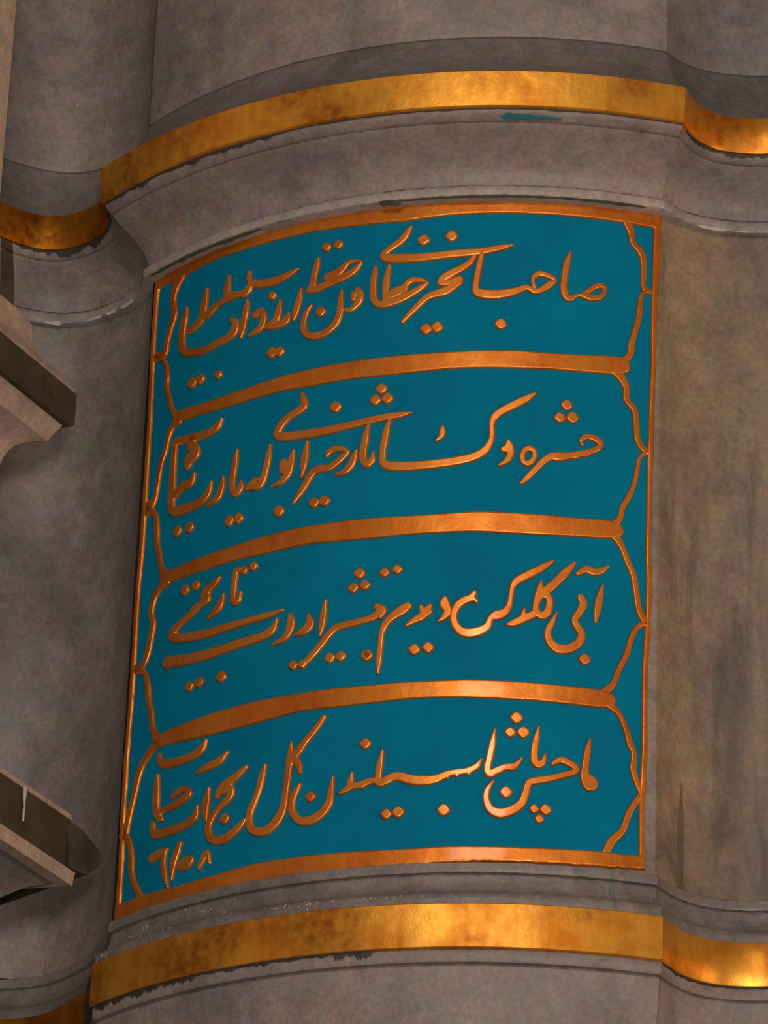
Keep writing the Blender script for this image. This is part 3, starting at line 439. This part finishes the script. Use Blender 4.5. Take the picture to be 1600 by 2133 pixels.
sideR = np.array(SIDES[0]); sideL = np.array(SIDES[1])
def s_right(z, k=0.5): return np.interp(-z, -sideR[:, 1], sideR[:, 0] + k * sideR[:, 2])
def s_left(z, k=0.5): return np.interp(-z, -sideL[:, 1], sideL[:, 0] - k * sideL[:, 2])

def build_field():
    V, F = [], []
    zs = np.linspace(-2, 999, 60); ns = 120
    for z in zs:
        a, b = s_left(z, .2), s_right(z, .2)
        for i in range(ns + 1):
            ss = a + (b - a) * i / ns
            V.append(on_bay(ss, max(z, float(np.interp(ss, [p[0] for p in BORDER_BOTTOM[1]], [p[1] for p in BORDER_BOTTOM[1]])) + 3), FIELD))
    w = ns + 1
    for j in range(len(zs) - 1):
        for i in range(ns):
            F.append((j * w + i, j * w + i + 1, (j + 1) * w + i + 1, (j + 1) * w + i))
    return mesh_obj('painted_field', V, F, BLUE, panel)
build_field()['label'] = 'glossy turquoise painted ground'

def relief(name, D, s0, z0, g, h, bev, mat, parent, top_wave=0.0):
    """raised piece: D is the signed distance (mm) to its outline on a grid of step g over the bay's face"""
    gy, gx = np.gradient(D, g)
    ins = D < 0
    cell = ins[:-1, :-1] | ins[1:, :-1] | ins[:-1, 1:] | ins[1:, 1:]
    jj, ii = np.nonzero(cell)
    used = np.zeros(D.shape, bool)
    for a in (0, 1):
        for b in (0, 1): used[jj + a, ii + b] = True
    idx = -np.ones(D.shape, int); idx[used] = np.arange(used.sum())
    uj, ui = np.nonzero(used)
    s = s0 + ui * g; z = z0 + uj * g; d = D[uj, ui]
    gl = np.maximum(np.hypot(gx[uj, ui], gy[uj, ui]), .35)
    out = d > 0
    mv = np.where(out, np.minimum(d / gl, 1.6 * g), 0)
    s = s - mv * gx[uj, ui] / gl; z = z - mv * gy[uj, ui] / gl
    q = np.clip(-d / bev, 0, 1)
    hh = np.where(out, -0.6, h * np.sqrt(np.maximum(0, 1 - (1 - q) ** 2)))
    V = [on_bay(a, b, FIELD + c) for a, b, c in zip(s, z, hh)]
    F = np.c_[idx[jj, ii], idx[jj, ii + 1], idx[jj + 1, ii + 1], idx[jj + 1, ii]]
    return mesh_obj(name, V, F.tolist(), mat, parent)

def strokes_sdf(strokes, g, pad=6, k=1.6, sm=5):
    P = [catmull(s, sm) for s in strokes]
    A = np.vstack(P)
    s0, s1 = A[:, 0].min() - A[:, 2].max() / 2 - pad, A[:, 0].max() + A[:, 2].max() / 2 + pad
    z0, z1 = A[:, 1].min() - A[:, 2].max() / 2 - pad, A[:, 1].max() + A[:, 2].max() / 2 + pad
    X, Z = np.meshgrid(np.arange(s0, s1, g), np.arange(z0, z1, g))
    D = np.full(X.shape, 1e3)
    for p in P:
        E = np.full(X.shape, 1e3)
        for a, b in zip(p[:-1], p[1:]):
            e = b[:2] - a[:2]; L = e @ e
            t = np.clip(((X - a[0]) * e[0] + (Z - a[1]) * e[1]) / max(L, 1e-9), 0, 1)
            E = np.minimum(E, np.hypot(X - a[0] - t * e[0], Z - a[1] - t * e[1]) - np.maximum(a[2] + (b[2] - a[2]) * t, 3.2) / 2)
        h = np.clip(0.5 + 0.5 * (D - E) / k, 0, 1)
        D = D * (1 - h) + E * h - k * h * (1 - h)
    return D, s0, z0

for st in WORDS:
    D, s0, z0 = strokes_sdf(st, 0.9)
    relief('letter', D - 0.9, s0, z0, 0.9, 4.3, 2.3, LETTER, panel)

dot_rng = random.Random(4)
for (s, z, w) in DOTS:
    g = 0.8; r = w / 2 * 1.24
    xs = np.arange(-r - 5, r + 5, g)
    X, Y = np.meshgrid(xs, xs)
    a = dot_rng.uniform(-.18, .18); X2 = X * math.cos(a) + Y * math.sin(a); Y2 = Y * math.cos(a) - X * math.sin(a)
    c = r * .52
    u = (np.abs(X2) + np.abs(Y2)) / math.sqrt(2); v = np.abs(np.abs(X2) - np.abs(Y2)) / math.sqrt(2)
    c = r * 1.0; hx = r * .80 - c * .6
    qx = np.maximum((np.abs(X2 + Y2)) / math.sqrt(2) - hx, 0); qy = np.maximum(np.abs(X2 - Y2) / math.sqrt(2) - hx, 0)
    D = np.hypot(qx, qy) + np.minimum(np.maximum((np.abs(X2 + Y2)) / math.sqrt(2) - hx, np.abs(X2 - Y2) / math.sqrt(2) - hx), 0) - c * .6
    relief('dot', D, s + xs[0], z + xs[0], g, 4.6, 2.8, LETTER, panel)

for st in DIVIDERS:
    (sa, za, wa), (sb, zb, wb) = st[0], st[-1]
    st = [(sa - 5, za, wa * .5)] + list(st) + [(sb + 12, zb, wb * .25)]
    D, s0, z0 = strokes_sdf([st], 1.4, sm=4)
    relief('divider', D, s0, z0, 1.4, 3.8, 1.5, GILT_RED, panel)
for st in CARTOUCHE:
    D, s0, z0 = strokes_sdf([st], 1.0)
    relief('cartouche_line', D, s0, z0, 1.0, 3.7, 1.7, GILT_RED, panel)

def build_border():
    g = 1.5
    s = np.arange(-625, 225, g); z = np.arange(-22, 1025, g)
    X, Z = np.meshgrid(s, z)
    f = lambda c: np.interp(s, [p[0] for p in c], [p[1] for p in c])
    rnd = np.random.RandomState(3)
    ripple = np.convolve(rnd.randn(len(s)), np.ones(5) / 5, 'same')
    to, ti = f(BORDER_TOP[0]) + 1.0 * ripple, f(BORDER_TOP[1]); bi, bo = f(BORDER_BOTTOM[0]), f(BORDER_BOTTOM[1]) + .7 * ripple[::-1]
    Lo, Li, Ro, Ri = s_left(z), s_left(z, -.30), s_right(z), s_right(z, -.5)
    outer = np.maximum.reduce([Z - to[None], bo[None] - Z, X - Ro[:, None], Lo[:, None] - X])
    inner = np.maximum.reduce([Z - ti[None], bi[None] - Z, X - Ri[:, None], Li[:, None] - X])
    D = np.maximum(outer, -inner)
    return relief('border', D, s[0], z[0], g, 4.0, 1.4, GILT_RED, panel)
build_border()

# ------------------------------------------------------------------ cream pier at the side with two cornices
NU = np.array((.457, .889)); NN = np.array((.889, -.457))
def pier_path(corner, chamfer, d):
    """plan of the pier's edge: along the near face, round the corner, back towards the wall"""
    c = np.array(corner)
    pts = [c - NU * 0.9, c]
    if chamfer: pts.append(c + np.array((.036, .115)))
    pts.append(pts[-1] + np.array((-.26, .06)))
    pts = np.array(pts)
    # mitred offset by d
    seg = np.diff(pts, axis=0); seg /= np.linalg.norm(seg, axis=1)[:, None]
    nr = np.c_[seg[:, 1], -seg[:, 0]]
    out = []
    for i in range(len(pts)):
        if i == 0: m = nr[0]
        elif i == len(pts) - 1: m = nr[-1]
        else:
            m = nr[i - 1] + nr[i]; m = m / (m @ nr[i])
            L = np.linalg.norm(m)
            if L > 1.5: m *= 1.5 / L
        out.append(pts[i] + m * d)
    return np.array(out)

def pier_piece(name, corner, chamfer, prof, mat, parent, back=-.3, auto=35):
    V, F = [], []
    k = len(prof)
    rows = [pier_path(corner, chamfer, d) for z, d in prof]
    n = len(rows[0])
    for i in range(n):
        for j in range(k):
            V.append((rows[j][i][0], rows[j][i][1], prof[j][0]))
    # close to the back
    bc = np.array(corner) + np.array((-.34, -.1))
    for j in range(k):
        V.append((bc[0], bc[1] - .4, prof[j][0]))
    n2 = n + 1
    for i in range(n2):
        i2 = (i + 1) % n2
        for j in range(k - 1):
            F.append((i * k + j, i * k + j + 1, i2 * k + j + 1, i2 * k + j))
    F.append(tuple(i * k for i in range(n2 - 1, -1, -1))); F.append(tuple(i * k + k - 1 for i in range(n2)))
    return mesh_obj(name, V, F, mat, parent, True, auto)

pier = bpy.data.objects.new('stone_pier', None)
COL.objects.link(pier)
pier.location = (0, 0, 0)
tag(pier, 'cream stone pier with dark banded cornices standing beside the grey hollow', 'pier', kind='structure')
PC = (-.608, -.62)
pier_piece('shaft', PC, False, [(2.2, -.088), (.802, -.088)], CREAM, pier)
pier_piece('upper_moulding', PC, False, [(.802, -.12), (.802, -.052), (.790, -.047), (.772, -.046), (.760, -.043), (.748, -.036)] + dense([(.738, -.028), (.722, -.012), (.706, -.002)], 3) + [(.7015, -.001)], CREAM, pier)
pier_piece('dark_band', PC, False, [(.7015, -.01), (.7012, .0), (.6995, .0015), (.652, .0015), (.6480, -.002), (.6470, -.012)], GOLD_UNLIT, pier)
pier_piece('lower_moulding', PC, False, [(.6470, -.010), (.636, -.016), (.622, -.022)] + dense([(.618, -.024), (.610, -.042), (.598, -.056), (.578, -.064), (.556, -.070), (.535, -.084)], 3) + [(.520, -.105), (.50, -.14), (.47, -.18), (.07, -.18)], CREAM, pier)
PL = (-.571, -.62)
pier_piece('thin_fillet', PL, False, [(.0765, -.18), (.076, -.03), (.0740, -.001), (.0660, .0005), (.0655, -.003)], CREAM, pier)
pier_piece('dark_band', PL, False, [(.0655, -.004), (.0655, -.0015), (.058, -.001), (.0, -.0015), (-.004, -.004)], GOLD_UNLIT, pier)
def return_block():
    A = (PL[0] - .006, PL[1] - .008); B = (PL[0] + .012, PL[1] + .030); Cc = (PL[0] + .032, PL[1] + .095); E = (PL[0] - .12, PL[1] + .16)
    V = [(*A, .064), (*B, .066), (*Cc, .060), (*E, .06), (A[0] + .008, A[1], -.003), (B[0] + .010, B[1] - .010, -.002), (*Cc, .040), (*E, .0)]
    F = [(0, 4, 5, 1), (1, 5, 6, 2), (2, 6, 7, 3), (3, 7, 4, 0), (0, 1, 2, 3), (7, 6, 5, 4)]
    return mesh_obj('return_block', V, F, DUSK, pier, False)
return_block()
pier_piece('cream_fillet', PL, False, [(-.004, -.01), (-.004, .004), (-.006, .0065), (-.012, .0055), (-.0245, .0045), (-.0265, -.004)], CREAM, pier)
pier_piece('soffit_moulding', PL, False, [(-.0265, -.012)] + dense([(-.028, -.016), (-.036, -.034), (-.050, -.050), (-.066, -.066)], 3) + [(-.075, -.10), (-.09, -.17), (-1.2, -.18)], MARBLE_DARK, pier)

# ------------------------------------------------------------------ wear: mastic under the gold, mortar, moss, paint; painted shade and glints
def patch(name, side, i0, i1, prof_fn, mat, parent, n=60, seed=1, th=.0012):
    """thin crust laid on a moulding between two stations of the plan; prof_fn(u, rnd) gives (z_top, d_top, z_bottom, d_bottom)"""
    b, d = PATHS[side]
    rnd = random.Random(seed)
    V, F = [], []
    for i in range(n + 1):
        u = i / n; x = i0 + (i1 - i0) * u; k = min(int(x), len(b) - 2); t = x - k
        B = b[k] * (1 - t) + b[k + 1] * t; D = d[k] * (1 - t) + d[k + 1] * t
        zt, dt, zb, db = prof_fn(u, rnd)
        for z, dd in ((zt, dt), ((zt + zb) / 2, (dt + db) / 2 + th), (zb, db)):
            p = B + (D - B) * (dd / .1); V.append((p[0], p[1], z))
    for i in range(n):
        for j in range(2): F.append((i * 3 + j, i * 3 + j + 1, i * 3 + j + 4, i * 3 + j + 3))
    return mesh_obj(name, V, F, mat, parent)

OB = {o.name: o for o in bpy.data.objects}
def under_gold(side, i0, i1, z, d, slope, amp, seed, parent, n=70, base=.0012):
    st = {'v': 0.0}
    def fn(u, rnd):
        st['v'] = st['v'] * .55 + rnd.random() ** 2 * amp * .8
        e = min(1, u * 12, (1 - u) * 12); h = base + st['v'] * e
        return (z + .0006, d + .0005, z - h, d - h * slope + .0006)
    patch('mastic_crust', side, i0, i1, fn, SOOT, parent, n, seed)
FR = {sd: OB[nm] for sd, nm in (('left', 'trim_3'), ('center', 'trim_9'), ('right', 'trim_15'))}
LW = {'center': OB['wall_lower_center'], 'right': OB['wall_lower_right'], 'left': OB['wall_lower_left']}
under_gold('center', 0, 46, 1.0828, .0950, .5, .004, 11, FR['center'])
under_gold('center', 46, 120, 1.0828, .0950, .5, .0014, 12, FR['center'], base=.0006)
under_gold('left', 10, 46, 1.0828, .0950, .5, .008, 13, FR['left'])
under_gold('right', 4, 44, 1.0828, .0950, .5, .005, 14, FR['right'])
under_gold('low_center', 0, 30, -.1272, .0225, -.1, .008, 15, LW['center'])
under_gold('low_center', 30, 58, -.1272, .0225, -.1, .004, 16, LW['center'])
under_gold('low_center', 58, 66, -.1272, .0225, -.1, .009, 17, LW['center'], 24)
under_gold('low_right', 2, 40, -.1272, .0225, -.1, .003, 18, LW['right'])

def rows(side, i0, i1, n=6):
    b, d = PATHS[side]
    x = np.linspace(i0, i1, n); k = np.minimum(x.astype(int), len(b) - 2); t = (x - k)[:, None]
    return (b[k] * (1 - t) + b[k + 1] * t, d[k] * (1 - t) + d[k + 1] * t)
def coat(name, side, i0, i1, prof, mat, parent, lift=.0008, n=6):
    pr = [(z, dd + lift) for z, dd in prof]
    return sweep(name, rows(side, i0, i1, n), pr, mat, back=min(p[1] for p in pr) - .002, parent=parent)
coat('joint', 'left', 7.0, 9.6, FRIEZE, GAP_SHADE, FR['left'], .0015)['label'] = 'dark brown strip painted for the shaded gap'  # dark strip painted where no light reaches between wall and pier
def smear(u, rnd):
    w = .0034 * min(1, u * 9) * (1 - .75 * u) * rnd.uniform(.85, 1.1) + .0004
    zc = 1.0748 - .0006 * u; dc = .0862 - .0008 * u
    return (zc + w, dc + w * 1.25 + .0006, zc - w, dc - w * 1.25 + .0006)
patch('paint_smear', 'center', 86.2, 97.5, smear, PAINT, FR['center'], 30, 5, .0008)['label'] = 'turquoise paint smear'
LP = {'left': OB['trim_4'], 'center': OB['trim_10'], 'right': OB['trim_16']}
def crust(side, i0, i1, z, d, amp, mat, parent, seed, n=40, base=.001, name='crust'):
    st = {'v': 0.0}
    def fn(u, rnd):
        st['v'] = st['v'] * .6 + rnd.random() ** 2 * amp * .7
        e = min(1, u * 8, (1 - u) * 8); hh = (base + st['v']) * e
        return (z + hh, d, z - hh * .8, d - .002)
    patch(name, side, i0, i1, fn, mat, parent, n, seed, th=.0016)
crust('center', 2, 34, .9880, .0160, .0030, MOSS, LP['center'], 21, 60, name='moss_crust')
crust('center', 61, 66, .9890, .0180, .0065, MOSS, LP['center'], 22, 14, .003, name='moss_crust')
crust('center', 66, 116, .9885, .0175, .0022, MOSS, LP['center'], 23, 70, .0004, name='moss_crust')
for q, (a, c) in enumerate(((15, 18.5), (23.5, 27), (27.8, 30), (31, 35.5))):
    crust('left', a, c, .9892, .0195, .0025, LIME, LP['left'], 30 + q, 14, .0012, name='mortar_chip')
crust('right', 15, 21, .9892, .0195, .0022, LIME, LP['right'], 41, 16, .0010, name='mortar_chip')
crust('right', 21, 34, .9892, .0195, .0012, LIME, LP['right'], 42, 30, .0005, name='mortar_chip')
coat('paint_drip', 'center', 110.6, 111.5, LOWER, plain('faded_paint', (0.09, 0.12, 0.125), (0.12, 0.14, 0.14), 0.6), OB['trim_11'], .0006, 3)

def slot_shade():
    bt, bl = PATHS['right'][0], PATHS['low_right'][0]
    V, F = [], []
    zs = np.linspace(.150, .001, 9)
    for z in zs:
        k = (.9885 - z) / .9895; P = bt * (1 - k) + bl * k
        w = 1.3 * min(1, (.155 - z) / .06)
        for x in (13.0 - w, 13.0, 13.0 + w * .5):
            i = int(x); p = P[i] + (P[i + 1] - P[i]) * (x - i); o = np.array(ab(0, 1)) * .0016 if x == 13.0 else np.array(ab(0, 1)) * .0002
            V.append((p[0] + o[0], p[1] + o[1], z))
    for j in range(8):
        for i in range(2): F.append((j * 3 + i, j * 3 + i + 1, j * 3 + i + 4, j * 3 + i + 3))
    return mesh_obj('groove_shadow', V, F, GROOVE_SHADE, OB['wall_right'])  # groove shadow laid on the wall as a dark sliver
slot_shade()

# sparkles on the damp lip and the upper wall, painted as white specks
def glints(name, pts, parent, size):
    rnd = random.Random(name); V, F = [], []
    for p in pts:
        r = size * rnd.uniform(.5, 1.3); k = len(V)
        for a in range(4):
            t = a * math.pi / 2 + rnd.random()
            V.append((p[0] + r * math.cos(t), p[1] - r * .3, p[2] + r * math.sin(t)))
        V.append((p[0], p[1] - r * 1.1, p[2]))
        F += [(k, k + 1, k + 4), (k + 1, k + 2, k + 4), (k + 2, k + 3, k + 4), (k + 3, k, k + 4)]
    o = mesh_obj(name, V, F, GLINT, parent, False); o['kind'] = 'stuff'
    return o
GLINT = plain('lime_grain', (0.75, 0.72, 0.70), (0.9, 0.88, 0.86), 0.25, 200)  # near-white colour of the painted sparkles
rg = random.Random(77)
def at(side, x, z, dd):
    b, d = rows(side, x, x, 1); p = b[0] + (d[0] - b[0]) * dd / .1; return (p[0], p[1], z)
pts = []
for x0, sp, n, z0, sz in ((10, 3, 14, -.034, .010), (17, 4, 8, -.052, .006), (28, 5, 14, -.028, .007), (33, 4, 12, -.045, .006), (52, 7, 34, -.055, .0035), (64, 8, 14, -.055, .003), (80, 14, 14, -.055, .003), (3, 2, 10, -.060, .004)):
    for _ in range(n):
        x = max(.5, rg.gauss(x0, sp * .6)); z = rg.gauss(z0, sz * .5); dd = float(np.interp(-z, [-p[0] for p in LOWER], [p[1] for p in LOWER]))
        pts.append(at('low_center', min(119, x), z, dd))
glints('lime_grains', pts, OB['trim_11'], .0008)  # painted glints; the name string seeds their sizes
pts = [at('left', rg.gauss(22, 5), rg.gauss(1.44, .045), .0255) for _ in range(16)]
glints('lime_grains', pts, OB['wall_upper_left'], .0009)  # painted glints on the upper wall, seeded by the same name

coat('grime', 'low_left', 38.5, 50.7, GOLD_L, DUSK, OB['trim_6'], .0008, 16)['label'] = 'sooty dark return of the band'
def drip():
    p = np.array(PL) - NU * .118 + NN * .0015; V, F = [], []
    for k, (z, w) in enumerate(((.0672, .0052), (.055, .0042), (.046, .0026), (.040, .0012), (.031, .0018), (.020, .0008))):
        for s_, o in ((-1, 0), (0, .0022), (1, 0)):
            q = p + NU * w * s_ + NN * o; V.append((q[0], q[1], z))
    for j in range(5):
        for i in range(2): F.append((j * 3 + i, j * 3 + i + 1, j * 3 + i + 4, j * 3 + i + 3))
    mesh_obj('lime_drip', V, F, LIME, pier)
drip()
